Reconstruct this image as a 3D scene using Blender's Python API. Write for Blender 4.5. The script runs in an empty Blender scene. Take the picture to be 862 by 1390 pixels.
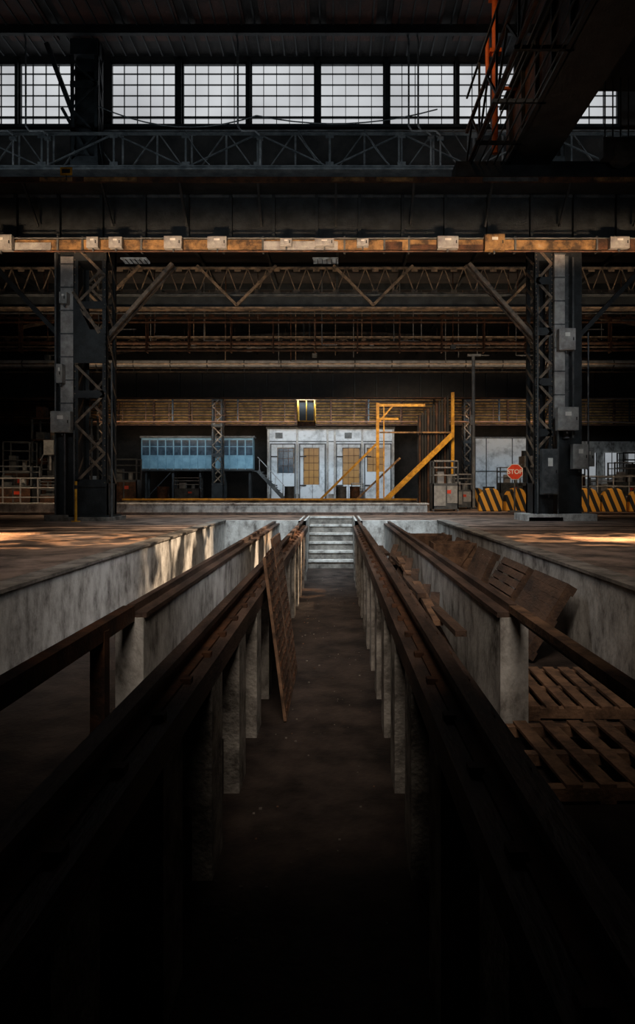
import bpy, math, random
from mathutils import Vector, Matrix
random.seed(7)
S = bpy.context.scene
S.view_settings.view_transform = 'Standard'
S.view_settings.look = 'None'

# ------------------------------------------------------------ materials
MATS = {}
def mat(name, c1, c2, scale=3.0, rough=0.7, metal=0.0, bump=0.3, lo=0.4, hi=0.62, c3=None, stretch=(1,1,1), spec=.5):
    if name in MATS: return MATS[name]
    m = bpy.data.materials.new(name); m.use_nodes = True
    nt = m.node_tree; N = nt.nodes; L = nt.links
    b = N['Principled BSDF']
    b.inputs['Specular IOR Level'].default_value = spec
    tc = N.new('ShaderNodeTexCoord'); mp = N.new('ShaderNodeMapping')
    mp.inputs['Scale'].default_value = stretch
    L.new(tc.outputs['Object'], mp.inputs['Vector'])
    n1 = N.new('ShaderNodeTexNoise'); n1.inputs['Scale'].default_value = scale
    n1.inputs['Detail'].default_value = 10; n1.inputs['Roughness'].default_value = 0.68
    L.new(mp.outputs['Vector'], n1.inputs['Vector'])
    r = N.new('ShaderNodeValToRGB')
    r.color_ramp.elements[0].position = lo; r.color_ramp.elements[0].color = (*c1, 1)
    r.color_ramp.elements[1].position = hi; r.color_ramp.elements[1].color = (*c2, 1)
    if c3:
        e = r.color_ramp.elements.new(min(0.95, hi+0.12)); e.color = (*c3, 1)
    L.new(n1.outputs['Fac'], r.inputs['Fac'])
    L.new(r.outputs['Color'], b.inputs['Base Color'])
    b.inputs['Roughness'].default_value = rough; b.inputs['Metallic'].default_value = metal
    if bump:
        n2 = N.new('ShaderNodeTexNoise'); n2.inputs['Scale'].default_value = scale*9
        n2.inputs['Detail'].default_value = 6
        L.new(mp.outputs['Vector'], n2.inputs['Vector'])
        bp = N.new('ShaderNodeBump'); bp.inputs['Strength'].default_value = bump
        bp.inputs['Distance'].default_value = 0.02
        L.new(n2.outputs['Fac'], bp.inputs['Height']); L.new(bp.outputs['Normal'], b.inputs['Normal'])
    MATS[name] = m
    return m

def emis(name, c, s, c2=None, scale=0.6):
    if name in MATS: return MATS[name]
    m = bpy.data.materials.new(name); m.use_nodes = True
    nt = m.node_tree; N = nt.nodes; L = nt.links
    b = N['Principled BSDF']
    b.inputs['Base Color'].default_value = (*[x*0.3 for x in c], 1)
    b.inputs['Roughness'].default_value = 0.4
    tc = N.new('ShaderNodeTexCoord'); n1 = N.new('ShaderNodeTexNoise')
    n1.inputs['Scale'].default_value = scale; n1.inputs['Detail'].default_value = 4
    L.new(tc.outputs['Object'], n1.inputs['Vector'])
    r = N.new('ShaderNodeValToRGB')
    r.color_ramp.elements[0].position = .35; r.color_ramp.elements[1].position = .65
    r.color_ramp.elements[0].color = (*(c2 or [x*0.7 for x in c]), 1)
    r.color_ramp.elements[1].color = (*c, 1)
    L.new(n1.outputs['Fac'], r.inputs['Fac'])
    L.new(r.outputs['Color'], b.inputs['Emission Color'])
    b.inputs['Emission Strength'].default_value = s
    MATS[name] = m
    return m

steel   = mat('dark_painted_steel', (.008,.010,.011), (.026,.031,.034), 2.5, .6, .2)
steel2  = mat('grey_worn_steel', (.042,.047,.05), (.115,.12,.12), 3, .55, .2)
rust    = mat('rusty_steel', (.028,.013,.007), (.12,.05,.022), 4, .7, .2)
trusst  = mat('weathered_truss_paint', (.055,.043,.032), (.27,.19,.125), 3, .6, .1)
trussg  = mat('grey_truss_paint', (.07,.075,.078), (.2,.198,.195), 3, .6, .1)
duct    = mat('galvanised_grey', (.22,.21,.2), (.42,.41,.39), 3, .45, .1)
lag     = mat('pipe_lagging_white', (.4,.39,.37), (.75,.73,.7), 1.2, .6)
boxgrey = mat('cabinet_grey', (.22,.22,.21), (.38,.38,.36), 4, .5)
ochre   = mat('ochre_cable_tray', (.06,.033,.015), (.40,.22,.08), 2.6, .6, .1, c3=(.5,.42,.3))
yellow  = mat('yellow_safety_paint', (.45,.2,.01), (.85,.44,.03), 4, .5)
orange  = mat('orange_pipe_paint', (.42,.09,.02), (.62,.15,.03), 4, .6)
whitec  = mat('peeling_whitewash', (.10,.09,.08), (.40,.385,.36), 3.6, .85, 0, .4, lo=.33, hi=.47, c3=(.6,.59,.56), stretch=(1,1,.6))
whitep  = mat('white_painted_render', (.34,.36,.38), (.66,.69,.72), 1.6, .8, 0, .2, lo=.34, hi=.52)
pierm   = mat('pier_weathered_concrete', (.08,.07,.06), (.46,.43,.385), 3.5, .85, 0, .6, lo=.36, hi=.6)
conc    = mat('stained_concrete', (.06,.052,.045), (.26,.235,.205), 2.8, .85, 0, .6, lo=.38, hi=.62)
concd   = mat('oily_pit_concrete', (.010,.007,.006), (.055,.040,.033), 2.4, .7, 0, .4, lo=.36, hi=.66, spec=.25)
floorm  = mat('workshop_floor_concrete', (.045,.031,.024), (.25,.175,.135), 1.5, .75, 0, .5, lo=.38, hi=.6)
railm   = mat('brown_rail_steel', (.035,.022,.017), (.125,.078,.058), 5, .6, .1, .5, stretch=(1,.25,1))
wood    = mat('old_wood', (.025,.014,.01), (.11,.062,.038), 4, .85, 0, .5, stretch=(1,.3,1))
wood2   = mat('pale_wood', (.07,.038,.022), (.25,.14,.08), 4, .8, 0, .4)
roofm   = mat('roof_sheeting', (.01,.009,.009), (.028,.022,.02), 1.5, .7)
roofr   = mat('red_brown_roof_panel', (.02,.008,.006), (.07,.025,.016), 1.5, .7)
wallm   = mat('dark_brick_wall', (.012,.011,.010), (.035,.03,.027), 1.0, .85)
blue    = mat('blue_cabin_paint', (.12,.25,.33), (.2,.36,.45), 2.0, .55, 0, .1)
blueg   = mat('cabin_glass', (.02,.035,.05), (.06,.09,.12), 2.0, .15, 0, 0)
black   = mat('black_paint', (.006,.006,.006), (.015,.014,.013), 3, .7)
redm    = mat('sign_red', (.6,.05,.02), (.75,.08,.03), 5, .45, 0, 0)
signw   = mat('sign_white', (.7,.68,.62), (.85,.83,.78), 5, .45, 0, 0)
glass   = emis('frosted_daylight_glass', (.62,.64,.66), 1.0, (.44,.45,.47), .35)
warmg   = emis('warm_lit_glass', (1.0,.5,.12), .08, (.25,.13,.04), 3.0)
skyl    = emis('skylight_glass', (.8,.85,.9), .4)
skyd    = emis('dirty_skylight_glass', (.8,.8,.75), .12, (.05,.05,.05), 6)
louv    = mat('ochre_louvre', (.14,.075,.022), (.48,.27,.09), 2.6, .6)

def stripes():
    m = bpy.data.materials.new('black_yellow_stripes'); m.use_nodes = True
    N = m.node_tree.nodes; L = m.node_tree.links; b = N['Principled BSDF']
    tc = N.new('ShaderNodeTexCoord'); sp = N.new('ShaderNodeSeparateXYZ')
    L.new(tc.outputs['Object'], sp.inputs[0])
    a = N.new('ShaderNodeMath'); a.operation = 'MULTIPLY_ADD'; a.inputs[1].default_value = 0.4
    L.new(sp.outputs['Z'], a.inputs[0]); L.new(sp.outputs['X'], a.inputs[2])
    s = N.new('ShaderNodeMath'); s.operation = 'MULTIPLY'; s.inputs[1].default_value = 3.6
    L.new(a.outputs[0], s.inputs[0])
    f = N.new('ShaderNodeMath'); f.operation = 'FRACT'; L.new(s.outputs[0], f.inputs[0])
    g = N.new('ShaderNodeMath'); g.operation = 'GREATER_THAN'; g.inputs[1].default_value = .5
    L.new(f.outputs[0], g.inputs[0])
    mx = N.new('ShaderNodeMix'); mx.data_type = 'RGBA'
    mx.inputs[6].default_value = (.01,.01,.01,1); mx.inputs[7].default_value = (.7,.33,.03,1)
    L.new(g.outputs[0], mx.inputs[0]); L.new(mx.outputs[2], b.inputs['Base Color'])
    b.inputs['Roughness'].default_value = .6
    return m
stripe = stripes()

# ------------------------------------------------------------ mesh builder
class B:
    def __init__(s, name): s.n=name; s.v=[]; s.f=[]; s.mi=[]; s.ms=[]
    def _m(s, m):
        if m not in s.ms: s.ms.append(m)
        return s.ms.index(m)
    def poly(s, vs, fs, m):
        o=len(s.v); s.v += [tuple(v) for v in vs]; i=s._m(m)
        for f in fs: s.f.append([o+k for k in f]); s.mi.append(i)
        return s
    def box(s,x0,x1,y0,y1,z0,z1,m):
        if x0>x1:x0,x1=x1,x0
        if y0>y1:y0,y1=y1,y0
        if z0>z1:z0,z1=z1,z0
        return s.poly([(x0,y0,z0),(x1,y0,z0),(x1,y1,z0),(x0,y1,z0),(x0,y0,z1),(x1,y0,z1),(x1,y1,z1),(x0,y1,z1)],
            [(0,3,2,1),(4,5,6,7),(0,1,5,4),(1,2,6,5),(2,3,7,6),(3,0,4,7)], m)
    def _fr(s,p,q):
        p=Vector(p);q=Vector(q);d=(q-p).normalized()
        up=Vector((0,0,1)) if abs(d.z)<.95 else Vector((0,1,0))
        a=d.cross(up).normalized(); b=a.cross(d).normalized()
        return p,q,a,b
    def beam(s,p,q,w,h,m):
        p,q,a,b=s._fr(p,q); a=a*w/2;b=b*h/2
        return s.poly([p-a-b,p+a-b,p+a+b,p-a+b,q-a-b,q+a-b,q+a+b,q-a+b],
            [(0,1,2,3),(7,6,5,4),(4,5,1,0),(5,6,2,1),(6,7,3,2),(7,4,0,3)], m)
    def cyl(s,p,q,r,m,n=12):
        p,q,a,b=s._fr(p,q)
        vs=[];
        for c in (p,q):
            for k in range(n):
                t=2*math.pi*k/n; vs.append(c+a*math.cos(t)*r+b*math.sin(t)*r)
        fs=[(k,k+n,(k+1)%n+n,(k+1)%n) for k in range(n)]
        fs+= [tuple(range(n)), tuple(range(2*n-1,n-1,-1))]
        return s.poly(vs,fs,m)
    def pipe(s,pts,r,m,n=8):
        for a,b in zip(pts,pts[1:]): s.cyl(a,b,r,m,n)
        return s
    def done(s, loc=None, rot=None, bevel=0, parent=None):
        me=bpy.data.meshes.new(s.n); me.from_pydata(s.v,[],s.f)
        for m in s.ms: me.materials.append(m)
        for p,i in zip(me.polygons,s.mi): p.material_index=i
        me.update()
        o=bpy.data.objects.new(s.n,me); S.collection.objects.link(o)
        import bmesh
        bm=bmesh.new(); bm.from_mesh(me); bmesh.ops.recalc_face_normals(bm,faces=bm.faces); bm.to_mesh(me); bm.free()
        if loc: o.location=loc
        if rot: o.rotation_euler=rot
        if parent: o.parent=parent
        if bevel:
            md=o.modifiers.new('bevel','BEVEL'); md.width=bevel; md.segments=2; md.limit_method='ANGLE'
        return o

EYE=.94
# ------------------------------------------------------------ room shell
XL,XR=-24,24
XOL,XOR=-2.95,2.71       # outer trough walls
TE=17.6; PE=20.6         # trough end, pit end
PZ=-1.42; TZ=-1.0
f=B('floor')
f.box(XL,XOL-.2,-4,50,-.25,0,floorm); f.box(XOR+.2,XR,-4,50,-.25,0,floorm)
f.box(XOL-.2,-.95,TE+.1,50,-.25,0,floorm); f.box(.66,XOR+.2,TE+.1,50,-.25,0,floorm)
f.box(-.95,.66,PE+.02,50,-.25,0,floorm)
f.done()
t=B('floor_rail_tracks')
for yy in (13.6,15.1,):
    t.box(XL+.5,XOL-.25,yy,yy+.07,0.0,.012,railm); t.box(XOR+.25,XR-.5,yy,yy+.07,0,.012,railm)
t.done()
B('wall_trough_left').box(XOL-.22,XOL,-4,TE,TZ-.3,-.005,whitec).box(XOL-.24,XOL+.03,-4,TE,-.005,.03,conc).done()
B('wall_trough_right').box(XOR,XOR+.22,-4,TE,TZ-.3,-.005,whitec).box(XOR-.03,XOR+.24,-4,TE,-.005,.03,conc).done()
w=B('wall_trough_end'); w.box(XOL,-.80,TE,TE+.2,TZ-.3,.004,whitec); w.box(.51,XOR,TE,TE+.2,TZ-.3,.004,whitec)
w.box(-1.0,-.80,TE,PE,PZ,.003,whitec); w.box(.51,.71,TE,PE,PZ,.003,whitec); w.done()
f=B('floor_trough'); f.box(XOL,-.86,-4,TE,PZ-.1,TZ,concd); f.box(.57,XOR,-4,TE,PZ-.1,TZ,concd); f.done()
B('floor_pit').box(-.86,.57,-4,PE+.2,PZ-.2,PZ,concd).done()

s=B('pit_steps'); n=6
for i in range(n):
    z1=PZ+(0-PZ)*(i+1)/n; y0=18.9+i*.29
    s.box(-.79,.50,y0,PE,PZ,z1-.05,conc); s.box(-.79,.50,y0-.03,PE,z1-.06,z1-.005,whitec)
s.done()

def rail_line(x,inner):
    sg=1 if inner>x else -1
    p=B('pit_pier_row')
    y=.6
    while y<17.4:
        d=.36
        if y+d+.05>TE: break
        p.box(inner,x-sg*.17,y,y+d,PZ,-.27,pierm)
        p.box(inner-sg*.05,x-sg*.13,y-.05,y+d+.05,-.33,-.27,pierm)
        y+=1.12
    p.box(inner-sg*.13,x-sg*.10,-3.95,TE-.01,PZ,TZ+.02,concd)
    p.done()
    r=B('pit_rail')
    r.box(x-.155,x+.155,-3.95,TE-.01,-.27,-.13,railm)
    r.box(x-.075,x+.075,-3.95,TE-.01,-.13,-.115,rust)
    r.box(x-.012,x+.012,-3.95,TE-.01,-.115,-.04,rust)
    r.box(x-.036,x+.036,-3.95,TE-.01,-.04,0,railm)
    r.box(x-.036,x+.036,TE-.01,PE,.004,.02,railm)
    yy=0.2
    while yy<TE-.3:
        for sx in (-1,1):
            r.box(x+sx*.06,x+sx*.115,yy,yy+.06,-.13,-.1,rust)
        yy+=.56
    r.done()
rail_line(-.895,-.74)
rail_line(.606,.45)

for x,nm in ((-1.62,'l'),(1.40,'r')):
    w=B('trough_kerb_wall')
    w.box(x-.11,x+.11,5.2,TE-.01,TZ,-.10,whitec)
    w.box(x-.13,x+.13,5.22,TE-.01,-.10,-.06,railm)
    w.box(x-.03,x+.03,5.25,TE-.01,-.06,0,railm)
    w.done()
    h=B('trough_guard_rail')
    h.box(x-.045,x+.045,-3.9,5.19,-.055,0,rust if nm=='l' else wood2); h.box(x+.02,x+.045,-3.9,5.19,-.12,-.055,rust)
    for yy in (4.55,2.9,1.2) if nm=='l' else (1.6,):
        h.box(x-.05,x+.05,yy-.05,yy+.05,TZ,-.055,rust); h.box(x-.1,x+.1,yy-.1,yy+.1,TZ,TZ+.02,rust)
    h.done()

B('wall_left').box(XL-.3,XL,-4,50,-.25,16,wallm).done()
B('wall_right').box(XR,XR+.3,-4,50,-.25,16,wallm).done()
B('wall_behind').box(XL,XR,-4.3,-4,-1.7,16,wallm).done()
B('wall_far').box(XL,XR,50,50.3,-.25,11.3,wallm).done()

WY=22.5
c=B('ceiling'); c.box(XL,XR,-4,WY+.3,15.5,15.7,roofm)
for i in range(12):
    x=-12.6+i*2.05
    c.box(x,x+1.55,14,21.6,15.42,15.5,roofr)
for yy in (16.0,18.4,20.8): c.box(XL,XR,yy,yy+.14,15.14,15.42,steel)
for k in range(60): 
    x=-12+k*.41
    c.box(x,x+.05,14,22.3,15.38,15.42,steel)
c.done()
c=B('ceiling_far_bay'); c.box(XL,XR,WY+.3,50,11.0,11.2,roofm)
for yy in range(24,50,3):
    c.box(XL,XR,yy,yy+.16,10.7,11.0,steel)
for xx in range(-21,24,3): c.box(xx,xx+.12,WY+.3,50,10.82,11.0,steel)
c.done()
sk=B('window_skylight')
for x,y in ((-9.2,28.3),(-1.0,28.3),(8.3,28.3)): 
    sk.box(x,x+1.1,y,y+.6,10.6,10.68,skyd)
    for k in range(6): sk.box(x+k*.2,x+k*.2+.03,y,y+.6,10.57,10.6,steel)
sk.done()

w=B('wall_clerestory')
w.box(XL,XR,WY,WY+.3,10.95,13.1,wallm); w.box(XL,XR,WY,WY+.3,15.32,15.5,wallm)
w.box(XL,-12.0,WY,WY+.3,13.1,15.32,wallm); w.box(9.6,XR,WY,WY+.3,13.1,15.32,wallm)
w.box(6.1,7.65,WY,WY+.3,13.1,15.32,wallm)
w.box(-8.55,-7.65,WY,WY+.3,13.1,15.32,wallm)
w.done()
edges=[(-11.95,-10.85),(-10.75,-8.55),(-7.65,-5.42),(-5.22,-3.02),(-2.90,-.70),(-.55,1.65),(1.80,4.05),(4.15,6.1),(7.65,9.6)]
for i,(a,b) in enumerate(edges):
    w=B('window_%d'%(i+1))
    w.box(a,b,WY+.12,WY+.15,13.1,15.32,glass)
    w.box(a,a+.05,WY+.0,WY+.12,13.1,15.32,steel); w.box(b-.05,b,WY+.0,WY+.12,13.1,15.32,steel)
    w.box(a,b,WY,WY+.12,13.1,13.18,steel); w.box(a,b,WY,WY+.12,15.24,15.32,steel)
    nn=max(2,round((b-a)/.44))
    for k in range(1,nn): 
        x=a+(b-a)*k/nn; w.box(x-.01,x+.01,WY+.05,WY+.12,13.1,15.32,steel)
    for k in range(1,6):
        z=13.1+2.22*k/6; w.box(a,b,WY+.05,WY+.12,z-.008 if k!=1 else z-.03,z+.008 if k!=1 else z+.03,steel)
    w.done()
m=B('trim_window_mullions')
for (a,b),(c2,d) in zip(edges,edges[1:]):
    if c2-b<.5: m.box(b,c2,WY-.12,WY+.2,13.1,15.32,steel)
m.box(-12,6.1,WY-.18,WY,13.0,13.12,steel); m.box(7.65,9.6,WY-.18,WY,13.0,13.12,steel)
m.done()

cb=B('clerestory_beam').box(-23.99,23.99,21.6,21.9,10.55,11.0,steel).box(-23.99,23.99,21.1,22.2,11.0,11.05,steel2).box(-23.99,23.99,21.4,22.1,10.5,10.55,rust).done()
def truss(name,x0,x1,y,z0,z1,p,m,ch=.12,web=.06,style='W',verts=True,parent=None):
    b=B(name)
    for z in (z0,z1): 
        b.box(x0,x1,y-ch/2,y+ch/2,z-.015,z+.015,m); b.box(x0,x1,y-.012,y+.012,z-ch/2,z+ch/2,m)
    x=x0;k=0
    while x+p<=x1+.01:
        if style=='W':
            if k%2==0: b.beam((x,y+.03,z0),(x+p,y+.03,z1),web,web*.6,m)
            else: b.beam((x,y+.03,z1),(x+p,y+.03,z0),web,web*.6,m)
        elif style=='V':
            b.beam((x,y+.03,z0),(x+p/2,y+.03,z1),web,web*.6,m); b.beam((x+p/2,y-.03,z1),(x+p,y-.03,z0),web,web*.6,m)
        if verts: b.box(x-web/2,x+web/2,y-.02,y+.02,z0,z1,m)
        b.box(x-.13,x+.13,y-.03,y-.02,z0-.02,z0+.16,m); b.box(x-.13,x+.13,y-.03,y-.02,z1-.16,z1+.02,m)
        x+=p;k+=1
    return b.done(parent=parent)
truss('clerestory_truss',-14,14,22.1,11.15,12.75,1.15,trussg,.12,.06,parent=cb)
truss('clerestory_truss',-14,14,21.2,11.12,12.2,2.3,steel2,.12,.06,parent=cb)
truss('roof_truss',-16,16,27,8.75,9.8,.8,trusst,.12,.055,'V',False)
truss('roof_truss',-18,18,31.5,8.9,9.7,1.1,rust,.12,.05,'V')
truss('roof_truss',-20,20,38,8.7,9.4,1.2,trusst,.12,.05,'W')
B('roof_girder').box(-18,18,26.9,27.1,8.15,8.6,steel).box(-18,18,26.75,27.25,8.6,8.66,steel2).box(-18,18,26.75,27.25,8.1,8.15,trusst).done()
g=B('roof_knee_brace')
for x in (-9.5,-4.0,1.5,6.8): 
    g.beam((x,26.7,8.2),(x+1.6,26.7,9.8),.1,.1,trusst); g.beam((x,26.7,8.2),(x-1.6,26.7,9.8),.1,.1,trusst)
g.done()

a=B('arched_roof_rib')
for yy in (33.5,42):
    pts=[(x,yy,10.6-((x/14)**2)*1.3) for x in [ -16+i*1.6 for i in range(21)]]
    for p,q in zip(pts,pts[1:]): a.beam(p,q,.1,.16,trusst)
    for p in pts[::2]: a.beam(p,(p[0],yy,10.9),.05,.05,trusst)
a.done()
a=B('hanger_rods')
for i in range(44):
    x=-14+i*.64+random.uniform(-.25,.25); yy=random.choice([30,32.4,34,35]); zb=random.choice([7.7,8.0,8.4,7.3])
    a.cyl((x,yy,11.0),(x,yy,zb),.024,random.choice([trussg,trusst,rust]),6)
    if i%3==0: a.beam((x,yy,zb),(x+random.uniform(.5,1.4),yy,zb),.04,.04,trussg)
    if i%5==0: a.box(x-.12,x+.12,yy-.1,yy+.1,zb-.2,zb,steel2)
a.done()
def cable(name,p,q,sag,r,m,n=10,parent=None):
    b=B(name); p=Vector(p); q=Vector(q)
    pts=[p.lerp(q,i/n)-Vector((0,0,sag*4*(i/n)*(1-i/n))) for i in range(n+1)]
    b.pipe(pts,r,m,6); return b.done(parent=parent)

p=B('service_pipes')
for z,yy,r,m in ((7.75,31.5,.05,rust),(7.55,31.6,.04,trusst),(7.35,31.4,.06,rust),(8.0,33,.05,rust),(8.35,33,.03,trusst),(8.6,29.5,.035,trussg),(8.2,29.5,.05,rust),(7.0,33,.04,trusst)):
    p.cyl((-23.99,yy,z),(23.99,yy,z),r,m,8)
for i in range(20):
    x=-19+i*2; p.box(x,x+.05,31.3,31.7,7.25,8.84,rust)
p.done()
p=B('lagged_steam_pipe'); p.cyl((-23.99,36,7.55),(23.99,36,7.55),.2,lag,16)
for i in range(22):
    x=-21+i*2; p.cyl((x,36,7.55),(x+.06,36,7.55),.22,steel2,16); p.box(x,x+.05,35.95,36.15,7.15,7.45,steel2)
p.cyl((-23.99,35.8,7.28),(23.99,35.8,7.28),.04,trusst,8)
p.done()

# ------------------------------------------------------------ main runway girder at Y=18
g=B('crane_runway_girder')
X0,X1=-16,16
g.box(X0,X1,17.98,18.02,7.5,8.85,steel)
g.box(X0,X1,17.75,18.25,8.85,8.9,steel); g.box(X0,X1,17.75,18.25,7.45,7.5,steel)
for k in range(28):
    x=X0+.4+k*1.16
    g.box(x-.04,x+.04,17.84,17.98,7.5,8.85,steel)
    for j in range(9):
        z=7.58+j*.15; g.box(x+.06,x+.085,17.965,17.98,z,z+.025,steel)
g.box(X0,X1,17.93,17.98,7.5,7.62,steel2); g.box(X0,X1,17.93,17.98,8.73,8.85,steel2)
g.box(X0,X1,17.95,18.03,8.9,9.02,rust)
g.done()
g=B('runway_walkway')
g.box(X0,X1,16.9,17.7,8.72,8.78,steel)
g.box(X0,X1,16.88,16.93,8.66,8.8,rust)
for k in range(17):
    x=X0+k*2; g.beam((x,16.95,8.7),(x,17.8,7.9),.06,.06,steel)
x=X0
while x<X1:
    w_=random.uniform(.4,1.6)
    if random.random()<.5: g.box(x,x+w_,16.86,16.88,8.68,8.78,random.choice([ochre,ochre,steel2]))
    x+=w_+.3
g.done()
g=B('cable_tray')
g.box(X0,X1,17.5,17.66,7.16,7.2,ochre); g.box(X0,X1,17.48,17.5,7.12,7.42,ochre)
x=X0
while x<X1:
    wd=random.choice([.5,.9,1.4,2.0]); 
    if random.random()<.8: g.box(x,x+wd,17.45,17.48,7.14,7.14+random.uniform(.12,.3),random.choice([ochre,duct,steel2,trusst,rust,black]))
    g.box(x,x+.05,17.44,17.6,7.08,7.5,steel2)
    x+=wd+.15
g.cyl((X0,17.44,7.1),(X1,17.44,7.1),.025,rust,6); g.cyl((X0,17.42,7.44),(X1,17.42,7.44),.02,steel2,6)
tray=g.done()
def jbox(x,y,z,w,h,d=.22,m=None,parent=None):
    m=m or boxgrey
    b=B('junction_box'); b.box(-w/2,w/2,-d,0,-h/2,h/2,m)
    b.box(-w/2+.03,w/2-.03,-d-.015,-d,-h/2+.03,h/2-.03,m); b.box(w/2-.07,w/2-.045,-d-.03,-d-.015,-.04,.04,black)
    b.box(-w*.15,w*.15,-d-.02,-d-.015,h*.12,h*.3,signw)
    b.box(-.02,.02,-d/2-.02,-d/2+.02,-h/2-.08,-h/2,steel2)
    b.done((x,y,z),bevel=.008,parent=parent)
for x,w,h in ((-8.76,.62,.4),(-6.35,.3,.28),(-5.75,.34,.28),(-4.25,.46,.32),(-3.1,.5,.3),(-1.3,.3,.2),(-.3,.5,.2),(.7,.3,.2),(2.92,.54,.32),(4.14,.52,.42),(7.4,.5,.3)):
    jbox(x,17.42,7.28,w,h,.16,m=ochre if x==4.14 else duct,parent=tray)

# ------------------------------------------------------------ columns
def column(name,xa,xb,y,ztop,m,lm,depth=.8,cap=True,zlat=1.0,base=True,plate=.12):
    b=B(name); yf,yb=y-depth/2,y+depth/2
    if base:
        b.box(xa-.2,xb+.2,yf-.2,yb+.2,0,.1,conc); b.box(xa-.1,xb+.1,yf-.1,yb+.1,.1,.15,steel)
    zb=.15 if base else 0
    for x0,x1 in ((xa,xa+plate),(xb-plate,xb)):
        for y0,y1 in ((yf,yf+.02),(yb-.02,yb)):
            b.box(x0,x1,y0,y1,zb,ztop,m)
        xx=xa if x0==xa else xb-.02
        b.box(xx,xx+.02,yf,yf+.14,zb,ztop,m); b.box(xx,xx+.02,yb-.14,yb,zb,ztop,m)
        b.box(xx,xx+.02,yf,yb,zb,zlat,m)
    p=(xb-xa)*.9; z=zlat
    b.box(xa,xb,yf-.012,yf,zb,zlat,m)
    k=0
    while z+p<ztop:
        a_,c_=(xa+.05,xb-.05) if k%2==0 else (xb-.05,xa+.05)
        b.beam((a_,yf-.02,z),(c_,yf-.02,z+p),.02,.07,lm); b.beam((c_,yb,z),(a_,yb,z+p),.02,.07,lm)
        b.beam((xa,yf+.05,z),(xa,yb-.05,z+p),.02,.07,lm); b.beam((xb,yb-.05,z),(xb,yf+.05,z+p),.02,.07,lm)
        if k%3==0: b.box(xa,xb,yf-.03,yf-.01,z-.1,z+.1,m)
        for xx in (xa+.03,xb-.055):
            for j in range(4): b.box(xx,xx+.025,yf-.035,yf-.02,z+j*p/4,z+j*p/4+.025,lm)
        z+=p;k+=1
    b.box(xa,xb,yf-.02,yb+.02,ztop-.5,ztop,m)
    return b
c=column('crane_column',-7.0,-6.12,18.1,7.44,steel,trusst)
c.box(-7.55,-7.0,17.85,18.35,.15,7.44,steel); c.box(-7.75,-6.9,17.6,18.5,0,.15,conc)
c.beam((-6.25,17.95,4.9),(-4.42,17.95,6.95),.1,.1,trusst); c.beam((-6.25,18.2,4.9),(-4.42,18.2,6.95),.1,.1,trusst)
c.beam((-7.0,17.68,6.1),(-6.3,17.68,5.0),.08,.08,trusst)
c.poly([(-7.0,17.66,4.2),(-6.15,17.66,4.2),(-6.15,17.66,5.1),(-6.55,17.66,5.1),(-7.0,17.66,6.0)],[(0,1,2,3,4)],steel)
c.beam((-7.4,17.95,4.9),(-9.3,17.95,6.95),.12,.12,steel)
colL=c.done()
c=column('crane_column',5.3,5.8,18.1,7.44,steel,trusst)
c.box(5.95,6.62,17.85,18.35,.15,7.44,steel); c.box(5.0,6.9,17.5,18.6,0,.18,whitec)
c.beam((5.4,17.95,4.9),(3.6,17.95,6.95),.1,.1,trusst); c.beam((5.4,18.2,4.9),(3.6,18.2,6.95),.1,.1,trusst)
c.beam((6.5,17.95,4.9),(8.4,17.95,6.95),.12,.12,steel)
colR=c.done()
def vduct(x0,x1,y,z0,z1,m,par):
    b=B('cable_duct'); b.box(x0,x1,y-.12,y,z0,z1,m); z=z0
    while z<z1: b.box(x0-.015,x1+.015,y-.135,y+.01,z,z+.035,steel2); z+=.62
    b.done(parent=par)
vduct(-7.36,-7.02,17.84,2.5,7.06,duct,colL); vduct(5.78,6.05,17.64,2.7,7.06,duct,colR); vduct(6.1,6.2,17.8,2.2,7.06,steel2,colR)
jbox(-7.26,17.68,2.62,.52,.56,parent=colL); jbox(-7.3,17.7,3.9,.16,.5,parent=colL); jbox(-7.2,17.7,5.9,.2,.3,parent=colL)
jbox(6.02,17.45,4.75,.42,.56,m=duct,parent=colR); jbox(6.04,17.45,2.68,.54,.6,parent=colR); jbox(5.62,17.6,1.3,.42,1.2,m=steel2,parent=colR); jbox(6.42,17.6,1.7,.4,.65,m=boxgrey,parent=colR)
jbox(6.75,17.9,1.7,.3,.5,m=boxgrey,parent=colR)
for par,lst in ((colL,((-7.45,.16,7.1),(-6.95,.16,2.4),(-7.2,.16,2.35),(-5.95,0,4.2))),(colR,((6.3,2.2,7),(5.36,.18,6),(5.9,.18,2.4),(6.7,.2,5)))):
    p=B('column_conduits')
    for x,z0,z1 in lst: p.cyl((x,17.6,z0),(x,17.6,z1),.025,steel2,8)
    p.done(parent=par)
b=B('bollard_post'); b.cyl((-6.75,17.2,0),(-6.75,17.2,1.05),.035,yellow); b.cyl((-6.75,17.2,0),(-6.75,17.2,.02),.12,yellow); b.cyl((-6.75,17.2,.85),(-6.75,17.2,.95),.04,black); b.done()

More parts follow.
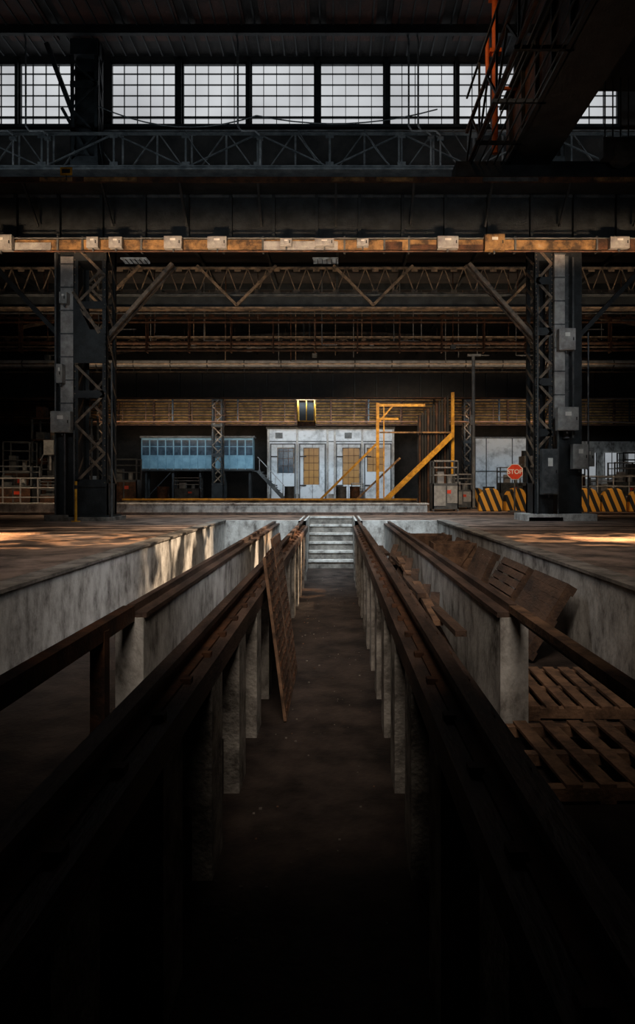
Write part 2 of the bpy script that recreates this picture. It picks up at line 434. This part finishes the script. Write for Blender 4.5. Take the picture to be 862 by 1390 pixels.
c=column('upper_column',-8.6,-7.7,21.72,15.4,steel,steel,.5,base=False,zlat=11.5)
c.v=[(v[0],v[1],max(v[2],11.05)) for v in c.v]
c.box(-8.5,-7.8,21.7,21.75,11.05,15.4,steel)
c.beam((-9.4,21.55,15.3),(-8.5,21.55,12.9),.14,.14,steel); c.beam((-7.8,21.55,11.2),(-8.9,21.55,13.2),.1,.1,steel)
c.done()
c=column('upper_column',6.4,7.4,21.72,15.4,steel,steel,.5,base=False,zlat=11.5)
c.v=[(v[0],v[1],max(v[2],11.05)) for v in c.v]; c.done()
for x in (-3.1,2.3,2.6,-9.8,-10.9,4.9):
    p=B('gooseneck_conduit'); y=20.95
    p.pipe([(x+.7,y,11.06),(x+.7,y,12.0),(x+.55,y,12.15),(x+.1,y,12.15),(x,y,12.3),(x,y,15.0),(x-.05,y,15.2),(x,y,15.4)],.03,trussg)
    p.box(x+.6,x+.8,y-.05,y+.05,11.85,11.95,steel2); p.done(parent=cb)
# loose cables across the clerestory truss and below the girder
cable('hanging_cable',(-7.5,20.9,12.9),(-2.5,20.9,12.6),.5,.02,steel2,parent=cb)
cable('hanging_cable',(-2.5,20.9,12.6),(3.2,20.9,12.8),.35,.02,steel2,parent=cb)
for x in (-4.8,-1.2,.9,3.7): cable('hanging_cable',(x,21.0,12.2),(x+.8,21.0,11.1),.1,.018,steel2,6,parent=cb)

# ------------------------------------------------------------ overhead travelling crane
c=B('overhead_crane')
c.box(4.7,4.74,1,18.3,9.55,11.3,rust); c.box(5.5,5.54,1,18.3,9.55,11.3,steel)
c.box(4.5,5.7,1,18.3,11.3,11.36,steel); c.box(4.5,5.7,1,18.3,9.5,9.56,steel)
for k in range(15):
    y=1.5+k*1.15; c.box(4.6,4.7,y,y+.06,9.56,11.3,steel)
c.box(3.2,9.9,17.7,18.3,9.2,9.6,steel)
for x in (3.6,4.3,6.6,7.2): c.cyl((x,17.9,9.22),(x,18.08,9.22),.2,rust,18)
for z in (9.6,10.6):
    c.box(3.55,3.63,4,18.2,z,z+.08,rust)
y=4
while y<17.5:
    c.beam((3.6,y,9.65),(3.6,y+.9,10.6),.05,.05,steel); c.beam((3.6,y+.9,10.6),(3.6,y+1.8,9.65),.05,.05,steel)
    c.box(3.57,3.62,y,y+.05,9.6,11.6,steel); c.box(3.5,4.7,y,y+.08,9.5,9.58,steel)
    y+=1.8
for k in range(6): c.box(3.6+k*.2,3.63+k*.2,4,18.2,9.5,9.54,steel)
c.box(3.57,3.62,4,18.2,11.55,11.6,steel)
c.cyl((4.15,17.3,9.6),(4.15,17.3,15.4),.08,orange,10); c.box(4.0,4.3,17.2,17.4,13.6,13.7,orange); c.box(4.0,4.3,17.2,17.4,12.2,12.3,orange)
c.cyl((4.15,17.3,11.3),(4.7,17.3,11.3),.05,orange,8); c.cyl((3.95,17.3,11.4),(3.95,17.3,12.6),.05,orange,8)
c.box(6.6,8.4,15.5,17.6,11.4,12.4,steel); c.cyl((6.7,16.4,12.0),(8.3,16.4,12.0),.45,steel2,20)
for x in (6.9,7.1,7.3,7.5,7.7,7.9,8.15): c.cyl((x,17,9.5),(x,17,11.4),.02,steel2,6)
c.box(6.8,7.9,16.85,17.15,9.3,9.8,steel2); c.cyl((7.35,16.8,9.45),(7.35,17.2,9.45),.3,steel2,18)
for k in range(7): c.cyl((8.15,17-.02,9.4+k*.16),(8.15,17.04,9.4+k*.16),.05,duct,8)
c.box(5.7,5.8,2,18,11.36,11.5,steel); c.box(5.5,6.6,15.6,17.4,11.5,11.6,steel); c.box(8.4,8.6,2,18,11.3,11.6,steel); c.box(8.7,9.5,2,18.3,9.6,11.3,steel)
c.done()
b=B('warning_sign_plate'); b.box(-7.0,-6.7,16.83,16.855,8.82,9.02,yellow); b.box(-6.95,-6.75,16.82,16.83,8.87,8.97,black); b.box(-6.86,-6.84,16.84,16.86,8.7,8.85,steel); b.done()

# ------------------------------------------------------------ far girder and louvre band
g=B('far_runway_girder')
g.box(-23.99,23.99,36.4,36.44,5.75,7.1,black); g.box(-23.99,23.99,36.1,36.7,7.1,7.15,trusst); g.box(-23.99,23.99,36.1,36.7,5.7,5.75,rust)
for k in range(39): x=-23+k*1.2; g.box(x,x+.06,36.25,36.4,5.75,7.1,steel)
g.done()
column('far_crane_column',-17.2,-16.5,43,6.9,steel2,trusst,.7).done()
column('far_crane_column',-8.0,-7.3,43,6.9,steel,trusst,.7).done()
for a in (-15.2,8.1,14.5): column('far_crane_column',a,a+.5,42.4,6.6,steel,trusst,.6).done()
g=B('louvre_band')
g.box(-23.99,23.99,45.1,45.15,5.1,6.7,wallm)
for k in range(8): 
    z=5.15+k*.19; g.poly([(-23.99,45.0,z),(23.99,45.0,z),(23.99,45.1,z+.11),(-23.99,45.1,z+.11),(-23.99,45.02,z-.02),(23.99,45.02,z-.02)],[(0,1,2,3),(0,4,5,1)],louv)
for k in range(19): x=-22+k*2.4; g.box(x,x+.12,44.9,45.1,5.05,6.75,rust)
g.box(-23.99,23.99,44.85,45.1,6.7,6.8,louv); g.box(-23.99,23.99,44.85,45.1,5.0,5.1,rust)
g.done()
g=B('gallery_railing')
for z in (5.35,5.75,6.15): g.cyl((-23.9,41.5,z),(23.9,41.5,z),.022,rust,6)
for k in range(33): g.cyl((-23.5+k*1.45,41.5,4.95),(-23.5+k*1.45,41.5,6.15),.025,rust,6)
g.box(-23.9,23.9,41.45,41.9,4.9,4.97,rust)
for k in range(12): 
    x=-22.6+k*4.1; g.box(x,x+.1,41.6,41.7,4.97,7.4,steel)
g.done()
truss('far_truss',-20,20,44.2,6.9,7.5,.9,trusst,.1,.05,'V')
truss('far_truss',-20,20,40,7.5,8.2,1.3,steel2,.1,.05,'V')

# ------------------------------------------------------------ white workshop building with doors (Y=46)
w=B('wall_whitewashed_office'); Y=46
w.box(-4.75,4.0,Y,Y+.3,0,4.9,whitep)
w.box(-4.85,4.1,Y-.08,Y,4.85,5.0,steel2)
w.box(-4.75,4.0,Y-.02,Y,3.95,4.03,steel2)
w.box(-4.75,4.0,Y-.03,Y,0,.35,conc)
for x in (-4.75,-2.75,-.65,-.15,1.75,3.9): w.box(x,x+.14,Y-.1,Y,0,4.85,duct)
for x in (-4.2,.6): w.box(x,x+.5,Y-.06,Y,4.2,4.6,steel2)
w.done()
k=0
def bigdoor(x0,x1,wins):
    global k; k+=1
    d=B('door_%d'%k); y=Y-.035
    d.box(x0,x1,y-.06,y,.05,3.85,whitep)
    for a in (x0,x1-.08): d.box(a,a+.08,y-.1,y-.06,.05,3.85,steel2)
    d.box(x0,x1,y-.1,y-.06,3.77,3.85,steel2)
    d.box((x0+x1)/2-.015,(x0+x1)/2+.015,y-.075,y-.06,.05,3.77,black)
    for (a,b,z0,z1,m) in wins:
        d.box(a,b,y-.08,y-.06,z0,z1,m); d.box(a-.06,a,y-.11,y-.06,z0,z1,trusst); d.box(b,b+.06,y-.11,y-.06,z0,z1,trusst)
        d.box(a-.06,b+.06,y-.11,y-.06,z1,z1+.06,trusst)
        n=3
        for i in range(1,n): xx=a+(b-a)*i/n; d.box(xx-.015,xx+.015,y-.1,y-.08,z0,z1,rust)
        zz=z0+.5
        while zz<z1-.1: d.box(a,b,y-.1,y-.08,zz-.015,zz+.015,rust); zz+=.5
    for z in (.9,2.9): d.box(x0+.05,x0+.5,y-.12,y-.1,z,z+.08,black)
    d.done()
bigdoor(-4.55,-2.8,[(-4.0,-2.95,1.8,3.5,blueg)])
bigdoor(-2.55,-.7,[(-2.2,-1.2,1.0,3.5,warmg)])
bigdoor(0.0,1.75,[(.5,1.6,1.0,3.5,warmg)])
bigdoor(1.95,3.85,[(2.2,3.3,1.9,3.5,warmg)])
w=B('wall_far_partition'); w.box(9.7,13.2,46,46.3,0,4.2,whitep); w.box(9.6,13.3,45.9,46,4.2,4.3,steel2)
w.box(16.4,22,46,46.3,0,4.0,whitec); w.box(-20,-16,46,46.3,0,1.6,whitec); 
for x in (10.4,12.2): w.box(x,x+.06,45.95,46,0,4.2,steel2)
w.box(9.7,13.2,45.95,46,1.9,1.96,steel2); w.done()
w=B('window_warm'); w.box(-19.6,-18.7,47,47.05,1.2,3.3,skyl)
for i in range(4): w.box(-19.6+i*.3,-19.57+i*.3,46.9,47,1.2,3.3,black)
for i in range(5): w.box(-19.6,-18.7,46.9,47,1.2+i*.52,1.23+i*.52,black)
for a in (17,18.6,20.2):
    w.box(a,a+1.0,45.9,45.95,1.4,3.2,skyl)
    for i in range(3): w.box(a+i*.5-.02,a+i*.5+.02,45.85,45.9,1.4,3.2,black)
w.done()

c=B('blue_control_cabin'); Y=44; x0,x1=-12.9,-5.5
c.box(x0,x1,Y,Y+.9,2.0,4.1,blue); c.box(x0-.1,x1+.1,Y-.1,Y+.95,4.1,4.22,steel2); c.box(x0,x1,Y-.1,Y+.9,1.9,2.0,steel)
c.box(x0,x1,Y-.03,Y,2.0,2.06,steel2)
n=14
for i in range(n):
    a=x0+(x1-x0)*i/n
    c.box(a+.06,a+(x1-x0)/n-.03,Y-.015,Y,2.95,3.95,blueg)
    c.box(a,a+.05,Y-.05,Y,2.0,4.1,blue)
    c.box(a+.06,a+(x1-x0)/n-.03,Y-.03,Y-.015,3.5,3.54,blue)
c.box(x0,x1,Y-.04,Y,2.86,2.93,blue)
for x in (x0+.2,x0+2,x0+3.8,x0+5.4,x1-.3):
    for yy in (Y+.1,Y+.7): c.box(x,x+.14,yy,yy+.14,0,1.95,steel)
c.beam((x0+.2,Y+.1,0),(x0+2,Y+.1,1.9),.06,.06,steel)
c.done()
s=B('steel_stair'); 
for i in range(9): s.box(-5.0+i*.18,-4.75+i*.18,43.2,44.0,1.8-i*.2,1.84-i*.2,steel2)
s.beam((-5.1,43.2,1.9),(-3.35,43.2,0),.05,.2,steel2); s.beam((-5.1,44,1.9),(-3.35,44,0),.05,.2,steel2)
s.beam((-5.1,43.2,2.8),(-3.35,43.2,.9),.04,.04,duct)
for i in range(4): s.box(-5.0+i*.52,-4.97+i*.52,43.18,43.22,1.8-i*.56,2.7-i*.56,duct)
s.box(-5.4,-5.0,43.2,44,1.86,1.9,steel2); s.done()

c=B('crane_operator_cab'); x0,x1=-2.25,-1.2; Y=38.6
for x in (x0,x1-.08):
    for y in (Y,Y+1): c.box(x,x+.08,y,y+.08,4.5,5.9,yellow)
c.box(x0,x1,Y,Y+1.08,4.4,4.65,rust); c.box(x0,x1,Y,Y+.08,4.66,4.72,yellow); c.box(x0-.05,x1+.05,Y-.05,Y+1.1,5.9,5.96,ochre)
c.box(x0+.1,x1-.1,Y+.25,Y+.27,4.66,5.8,black); c.box(x0+.5,x0+.56,Y,Y+.08,4.7,5.9,yellow)
c.box(x0+.3,x0+.4,Y+.45,Y+.55,5.96,10.99,steel); c.box(x1-.4,x1-.3,Y+.45,Y+.55,5.96,10.99,steel); c.done()

g=B('yellow_braced_gate'); Y=35
g.box(2.12,2.28,Y-.08,Y+.08,0,5.3,yellow); g.box(2.5,2.56,Y-.03,Y+.03,0,5.2,yellow)
g.box(2.12,4.7,Y-.06,Y+.06,5.1,5.24,yellow); g.box(2.12,3.3,Y-.05,Y+.05,4.4,4.5,yellow)
g.box(2.3,6.2,Y-.04,Y+.04,3.7,3.78,ochre)
g.box(6.08,6.24,Y-.08,Y+.08,0,5.85,yellow); 
g.beam((2.55,Y-.2,.12),(6.1,Y-.2,3.6),.2,.26,yellow)
g.beam((-.9,Y+.1,.12),(2.2,Y+.1,3.2),.1,.12,yellow); g.beam((1.0,Y+.1,.1),(3.4,Y+.1,2.4),.08,.1,ochre)
g.box(2.0,2.7,Y-.4,Y+.3,0,.12,yellow); g.box(-1.1,-.6,Y-.1,Y+.3,0,.12,yellow)
g.beam((2.2,Y,4.2),(3.0,Y,5.15),.08,.08,yellow)
g.done()
g=B('slatted_gate'); 
for i in range(11):
    x=4.4+i*.148; g.box(x,x+.09,Y+.1,Y+.25,0,4.7+i*.1,black if i%3 else rust)
g.box(4.35,6.02,Y+.25,Y+.32,4.4,4.55,steel); g.box(4.35,6.02,Y+.25,Y+.32,2.9,3.0,steel); g.box(4.35,6.02,Y+.25,Y+.32,.9,1.0,steel)
g.box(4.35,6.02,Y+.26,Y+.3,0,4.7,black)
g.done()
b=B('lamp_mast'); b.cyl((5.6,27,0),(5.6,27,6.2),.07,boxgrey); b.cyl((5.6,27,0),(5.6,27,.05),.22,steel2); b.box(5.35,5.9,26.95,27.05,6.2,6.28,boxgrey); b.box(5.45,5.6,26.9,27.1,3.4,3.8,boxgrey)
b.done()

def machine(name,x,y,w,h,d=.8,m1=None,m2=None):
    m1=m1 or steel2; m2=m2 or duct
    b=B(name); b.box(x,x+w,y,y+d,.08,h*.55,steel2); b.box(x+.05,x+w*.5,y-.02,y,.2,h*.5,m1); b.box(x+w*.55,x+w-.05,y-.02,y,.3,h*.5,m1)
    for xx in (x,x+w-.06):
        for yy in (y,y+d-.06): b.box(xx,xx+.06,yy,yy+.06,0,h,steel2)
    for z in (h*.7,h*.85,h-.04): b.box(x,x+w,y,y+.05,z,z+.04,m2); b.box(x,x+w,y+d-.05,y+d,z,z+.04,steel2)
    b.box(x+w*.2,x+w*.45,y+.1,y+.4,h*.55,h*.78,m2); b.cyl((x+w*.7,y+.3,h*.55),(x+w*.7,y+.3,h*.7),.1,boxgrey)
    b.box(x+w*.55,x+w*.7,y-.03,y-.02,h*.35,h*.42,redm)
    b.done(bevel=.005)
machine('control_console',3.5,24,.95,1.85,m1=boxgrey); machine('machine_cabinet',4.55,26,.8,1.4,m1=boxgrey); 
dk=dict(m1=rust,m2=steel2)
machine('machine_cabinet',-13.2,25.5,1.5,1.7,**dk); machine('workbench',-11.3,25.2,1.2,1.1,**dk); machine('machine_cabinet',-10.6,31,1.3,2.2,**dk)
machine('machine_cabinet',-15.6,31,1.3,3.0,**dk); machine('machine_cabinet',-13.8,31,1.3,2.4,**dk)
machine('machine_cabinet',8.9,30,1.0,1.9); machine('machine_cabinet',11.0,28,1.2,1.3); machine('machine_cabinet',-9.3,38,1.5,1.4); machine('control_console',1.0,43,.8,1.1)
machine('machine_cabinet',12.6,30,1.2,2.0); machine('machine_cabinet',9.4,38,1.4,2.0); machine('machine_cabinet',14.3,33,1.4,2.6,**dk); machine('machine_cabinet',11.5,34,1.3,2.8,**dk)
def drill(x,y,h):
    b=B('pillar_drilling_machine'); b.box(x-.4,x+.4,y-.3,y+.5,0,.15,steel2); b.cyl((x,y+.2,.15),(x,y+.2,h),.11,steel2,14)
    b.box(x-.3,x+.3,y-.35,y+.2,h*.42,h*.47,steel2); b.box(x-.22,x+.22,y-.4,y+.45,h*.78,h,boxgrey); b.cyl((x,y-.2,h*.55),(x,y-.2,h*.78),.05,duct,10)
    b.cyl((x-.22,y-.1,h*.85),(x-.5,y-.1,h*.7),.02,duct,6); b.cyl((x,y+.3,h),(x,y+.3,h+.25),.14,steel2,14); b.done(bevel=.01)
drill(-10.6,27.5,2.3); drill(-16.8,28.5,3.2); drill(-15.0,27.2,2.6); drill(8.2,28.5,2.2); drill(10.2,32,2.6); drill(-12.4,29,2.9)
# steel storage rack on the far left
r=B('storage_rack')
for x in (-15.4,-13.9,-12.4):
    for y in (33.5,34.4): r.box(x,x+.08,y,y+.08,0,4.4,steel2)
for z in (.8,2.0,3.2,4.3):
    r.box(-15.4,-12.32,33.5,34.48,z,z+.07,rust)
    for k in range(4):
        x=-15.2+k*.72; r.box(x,x+random.uniform(.3,.55),33.6,34.2,z+.07,z+.07+random.uniform(.2,.6),random.choice([steel2,rust,trusst,boxgrey]))
r.done()
r=B('platform_railing')
for z in (.5,.85,1.2): r.cyl((-12.8,24.2,z),(-9.6,24.2,z),.025,duct,8)
for i in range(6): r.cyl((-12.8+i*.64,24.2,0),(-12.8+i*.64,24.2,1.2),.03,duct,8)
r.done()
r=B('platform_railing')
for z in (.5,.9,1.3): r.cyl((8.4,26,z),(12.8,26,z),.025,duct,8)
for i in range(8): r.cyl((8.4+i*.62,26,0),(8.4+i*.62,26,1.3),.03,duct,8)
r.done()

for x,y in ((-2.8,39.9),(.3,37),(1.1,38.5),(7.6,33),(-8.6,33),(-14,36.5)):
    b=B('oil_drum'); m=random.choice([rust,steel2,steel2])
    b.cyl((x,y,0),(x,y,.88),.29,m,18)
    for z in (0,.29,.58,.86): b.cyl((x,y,z),(x,y,z+.025),.305,m,18)
    b.done()

k2=B('loading_kerb'); k2.box(-14,3.1,22.5,22.8,0,.3,whitec); k2.box(-14,3.1,22.8,23.3,0,.28,conc)
k2.box(-14,3.15,22.45,22.9,.3,.34,whitec); k2.done()
k2=B('yellow_edged_step'); k2.box(-9.5,3.6,29.5,30.6,0,.28,conc); k2.box(-9.5,3.6,29.45,29.75,.28,.36,yellow)
k2.done()
k3=B('track_across_hall')
for y in (21.1,21.9): k3.box(-20,20,y,y+.07,0,.05,railm)
k3.done()

def barrier(x,y,w=.84,h=.85,d=.35):
    b=B('striped_concrete_barrier'); pts=[(-w/2,0),(w/2,0)]
    for i in range(13):
        t=math.pi*i/12; pts.append((w/2*math.cos(t), h*.5+h*.5*math.sin(t)))
    n=len(pts); vs=[(p[0],0,p[1]) for p in pts]+[(p[0],d,p[1]) for p in pts]
    fs=[tuple(range(n)),tuple(range(2*n-1,n-1,-1))]+[(i,(i+1)%n,(i+1)%n+n,i+n) for i in range(n)]
    b.poly(vs,fs,stripe); b.done((x,y,0),(0,0,random.uniform(-.15,.15)),bevel=.03)
for x,y in ((5.6,24),(6.6,24.1),(8.95,23.5),(9.9,23.6),(10.85,23.5),(11.8,23.6),(5.9,27.9),(9.5,25),(10.6,25.2)): barrier(x,y)
b=B('stop_sign'); y=23.4; x=6.32; z=1.42
def octo(r,yy): return [(x+r*math.cos(math.pi/8+i*math.pi/4),yy,z+r*math.sin(math.pi/8+i*math.pi/4)) for i in range(8)]
def octp(r,y0,y1,m): b.poly(octo(r,y0)+octo(r,y1),[tuple(range(8)),tuple(range(15,7,-1))]+[(i,(i+1)%8,(i+1)%8+8,i+8) for i in range(8)],m)
octp(.3,y,y+.02,signw); octp(.275,y-.006,y,redm)
b.cyl((x,y+.05,0),(x,y+.05,1.5),.03,steel2,10); b.box(x-.2,x+.2,y-.1,y+.25,0,.05,steel2)
so=b.done()
cu=bpy.data.curves.new('stop_text','FONT'); cu.body='STOP'; cu.size=.22; cu.extrude=.003; cu.offset=.004; cu.align_x='CENTER'; cu.align_y='CENTER'
to=bpy.data.objects.new('stop_lettering',cu); S.collection.objects.link(to); to.location=(x,y-.011,z); to.rotation_euler=(math.pi/2,0,0)
to.data.materials.append(signw); to.parent=so

# ------------------------------------------------------------ trough contents
def pallet(name,M,L=1.2,W=.9,m=wood,nb=7):
    b=B(name)
    for yy in (0,W/2-.04,W-.08): b.box(0,L,yy,yy+.08,.022,.1,m)
    for i in range(nb): 
        x=(L-.1)*i/(nb-1); b.box(x,x+.1,0,W,.1,.122,m)
    for x in (0,L/2-.05,L-.1): b.box(x,x+.1,0,W,0,.022,m)
    o=b.done(); o.matrix_world=M; return o
def T(x,y,z,rx=0,ry=0,rz=0): 
    return Matrix.Translation((x,y,z))@Matrix.Rotation(rz,4,'Z')@Matrix.Rotation(ry,4,'Y')@Matrix.Rotation(rx,4,'X')
pallet('wooden_pallet',T(.98,4.0,TZ+.005,rz=.03),1.35,1.1,wood2)
pallet('wooden_pallet',T(1.58,5.45,TZ+.005,rz=-.03),1.0,1.2,wood2)
for yy,ln,m,nb in ((7.2,1.2,wood,9),(8.7,1.3,wood,8),(10.15,1.1,wood,9),(12.4,1.2,wood,8)):
    pallet('leaning_pallet',T(2.14,yy,TZ+.03,ry=-1.0-random.random()*.14),.92,ln,m,nb)
def crate(x,y,z,w,d,h,rz,m=wood2):
    b=B('wooden_crate')
    n=4
    for i in range(n):
        z0=h*i/n; 
        b.box(0,w,0,.02,z0,z0+h/n-.015,m); b.box(0,w,d-.02,d,z0,z0+h/n-.015,m)
        b.box(0,.02,0,d,z0,z0+h/n-.015,m); b.box(w-.02,w,0,d,z0,z0+h/n-.015,m)
    for xx in (-.02,w-.05):
        for yy in (-.02,d): b.box(xx,xx+.07,yy,yy+.02,0,h,m)
    b.box(0,w,0,d,0,.02,m); b.beam((.03,-.03,0),(w-.03,-.03,h),.02,.06,m)
    b.done((x,y,z),(0,0,rz))
crate(1.62,10.4,TZ,.42,.8,.62,0); crate(1.7,11.4,TZ,.7,.6,.95,0); crate(1.62,13.9,TZ,.8,.7,.9,.05,wood2); crate(1.62,9.0,TZ,.3,.9,.4,0,wood)
tb=B('timber_offcut_heap')
for i in range(34):
    y0=random.uniform(5.6,12.5); L=random.uniform(1.2,2.8); x=random.uniform(.9,1.12); z=TZ+.06+random.random()*.62
    tb.beam((x,y0,z),(x+random.uniform(-.05,.05),y0+L,z+random.uniform(-.15,.15) if z>TZ+.25 else z),.1,.05,random.choice([wood,wood,wood2]))
for i in range(7):
    y0=6.1+i*.95; tb.beam((.87,y0,-.70),(1.2,y0+1.2+random.random()*.8,-.24-random.random()*.15),.11,.035,wood)
tb.done()
tb=B('timber_offcut_heap')
for i in range(16):
    y0=random.uniform(6.8,7.3); L=random.uniform(1,1.7); x=random.uniform(1.62,1.85)
    tb.beam((x,y0,TZ+.05+i*.012),(x+random.uniform(-.0,.12),y0+L,TZ+.05+i*.014),.12,.04,random.choice([wood,wood,wood2]))
tb.done()
b=B('leaning_slatted_board')
A0=Vector((-.52,6.6,PZ+.01)); A1=Vector((-.745,6.6,.33)); D=Vector((0,1,0)); up=(A1-A0).normalized(); nrm=Vector((up.z,0,-up.x))
H=(A1-A0).length
def q(u0,u1,v0,v1,t,m,off=0):
    P=[]
    for o in (off,off+t):
        for (u,v) in ((u0,v0),(u1,v0),(u1,v1),(u0,v1)): P.append(A0+D*u+up*v+nrm*o)
    b.poly(P,[(0,3,2,1),(4,5,6,7),(0,1,5,4),(1,2,6,5),(2,3,7,6),(3,0,4,7)],m)
q(0,.85,0,H-.12,.03,wood2); q(.95,1.9,0,H,.03,wood2); q(.8,1.0,0,H-.35,.025,wood)
for i in range(15):
    v=.08+i*.112
    for u in range(9):
        uu=.06+u*.2
        if u!=4: q(uu,uu+.12,v,v+.03,.012,rust,.03)
b.done()
rb=B('pit_floor_debris')
for i in range(120):
    x=random.uniform(-.6,.35); y=random.uniform(3,17); s_=random.uniform(.003,.012)
    rb.box(x,x+s_*2,y,y+s_*1.5,PZ,PZ+s_,random.choice([conc,wood2,conc,conc]))
rb.done()

# ------------------------------------------------------------ lights
def area(name,loc,tgt,sx,sy,power,col,spread=180):
    l=bpy.data.lights.new(name,'AREA'); l.shape='RECTANGLE'; l.size=sx; l.size_y=sy; l.energy=power; l.color=col; l.spread=math.radians(spread)
    o=bpy.data.objects.new(name,l); S.collection.objects.link(o); o.location=loc
    o.rotation_euler=(Vector(tgt)-Vector(loc)).to_track_quat('-Z','Y').to_euler(); return o
def spot(name,loc,tgt,power,col,ang,blend=.3,r=.1,gobo=None,lo=.46,hi=.56):
    l=bpy.data.lights.new(name,'SPOT'); l.energy=power; l.color=col; l.spot_size=math.radians(ang); l.spot_blend=blend; l.shadow_soft_size=r
    o=bpy.data.objects.new(name,l); S.collection.objects.link(o); o.location=loc
    o.rotation_euler=(Vector(tgt)-Vector(loc)).to_track_quat('-Z','Y').to_euler()
    if gobo:   # noise mask inside the lamp, added to dapple the sun shafts
        l.use_nodes=True; N=l.node_tree.nodes; L=l.node_tree.links; e=N['Emission']
        tc=N.new('ShaderNodeTexCoord'); n=N.new('ShaderNodeTexNoise'); n.inputs['Scale'].default_value=gobo; n.inputs['Detail'].default_value=3
        r_=N.new('ShaderNodeValToRGB'); r_.color_ramp.elements[0].position=lo; r_.color_ramp.elements[1].position=hi
        r_.color_ramp.elements[0].color=(.01,.01,.01,1)
        L.new(tc.outputs['Normal'],n.inputs['Vector']); L.new(n.outputs['Fac'],r_.inputs['Fac']); L.new(r_.outputs['Color'],e.inputs['Strength'])
    return o
W=(1,.54,.25); W2=(1,.74,.5); C=(.74,.89,1)
area('sun_shaft_floor',(-1.0,11.5,8.5),(-6.5,11.5,0),3.4,1.0,110,W,3)
area('sun_shaft_floor',(8.5,11.6,7),(5.6,11.6,0),.9,2.6,70,W,3)
spot('sun_shaft_floor_dapple',(-1,14,9),(-4.6,11.4,0),8500,W,18,.15,.02,24,.49,.56)
spot('sun_shaft_floor_dapple',(-2,14,9),(-7.2,11.0,0),9000,W,18,.15,.02,24,.49,.56)
spot('sun_shaft_floor_dapple',(10,14,8),(4.8,11.8,0),8500,W,17,.15,.02,24,.49,.56)
spot('sun_shaft_floor_dapple',(12,14,8),(7.4,11.6,0),7000,W,17,.15,.02,24,.49,.56)
spot('sun_shaft_trough',(5.0,14.5,6.5),(-2.9,13.2,-.1),9500,W2,34,.6,.03,14)
spot('sun_shaft_pit',(3.4,15.6,5.5),(-.8,14.6,-.6),4200,W,16,.4,.03,18)
area('pit_overhead_fill',(0,13,9.5),(0,13.5,-1),9,4,110,(1,.82,.66),75)  # soft fill added above the pit; no roof opening there
area('pit_front_fill',(0,1.0,6.0),(0,9.5,-1),3,.6,62,(1,.84,.7),60)  # weak fill added from the camera side to show the pier faces
area('fill_trough_wall_left',(1.6,9,5),(-3.2,8.5,-.8),.5,3,13,(.97,.97,1),50)  # added fill to lift the left trough wall
area('fill_trough_wall_right',(-1.8,9.5,5),(2.9,9,-.8),.5,3,6,(.97,.97,1),50)  # matching fill added for the right trough wall
area('fill_trough_end',(0,14.5,7.0),(0,18.5,-.5),7,1,230,C,70)  # cool fill lamp added to brighten the trough end walls
area('fill_kerb',(-2,21.5,6.5),(-2,23,0),16,1,220,W2,80)  # warm fill put in for the kerb, no opening above it
area('fill_far_building',(-.5,38.5,6.2),(-.5,46,2.2),9,1,270,C,100)  # fill hidden behind the far girder, added to brighten the white building
area('fill_cabin',(-9,38.5,5.8),(-9,44,3),7,1,100,C,100)  # unseen fill lamp added for the blue cabin front
area('fill_partition',(12,38.5,5.8),(12.5,46,2),8,1,80,C,100)  # unseen fill added to lift the pale partition
area('warm_fill_louvres',(0,40.5,4.6),(0,45,6),30,.6,190,W2,90)  # fill strip added to warm the louvre band; no fixture modelled
area('warm_fill_tray',(0,13.5,4.6),(0,17.5,7.3),22,.3,75,(1,.66,.4),14)  # narrow fill strip in mid-air, added to light the cable tray
area('gate_fill',(3.5,31,6.5),(4,35,2.5),5,1,130,W2,100)  # warm fill added for the yellow gate, not a lamp on it
area('kerb_far_light',(-2,28.5,5),(-2,29.8,.2),10,.5,60,W2,60)
area('barrier_light',(8.5,20.5,5),(8.5,24,.5),9,1,65,W2,100)
area('machine_light',(-12,21.5,6),(-12,26,1),8,1,70,W2,100)
area('column_fill',(0,8,5.0),(0,18,5.0),14,1,72,(.9,.96,1),60)  # fill added to bring out the column fronts, no real fitting
area('truss_fill',(0,24.0,5.5),(0,27.5,10.5),26,.5,190,W2,100)  # upward fill added to pick out the roof trusses
area('pipe_fill',(0,32,5.6),(0,34.0,10),26,.5,190,W2,110)  # separate fill added so the lagged pipe reads brighter
area('clerestory_fill',(0,19.3,10.3),(0,22,12.2),26,.4,70,C,120)  # fill facing away from the camera, added for the clerestory truss
area('crane_warm_light',(2.0,15,12.5),(4.3,17,12.2),1,1,14,W,100)

wd=bpy.data.worlds.new('world'); S.world=wd; wd.use_nodes=True
wd.node_tree.nodes['Background'].inputs[0].default_value=(.6,.7,.85,1); wd.node_tree.nodes['Background'].inputs[1].default_value=.05

# ------------------------------------------------------------ camera
cd=bpy.data.cameras.new('camera'); co=bpy.data.objects.new('camera',cd); S.collection.objects.link(co)
co.location=(0,0,EYE); co.rotation_euler=(math.pi/2,0,0)
cd.sensor_fit='VERTICAL'; cd.sensor_height=36; cd.lens=900/1390*36
cd.shift_y=-(695-659)/1390; cd.shift_x=-(456-431)/1390
cd.clip_start=.05; cd.clip_end=200
S.camera=co
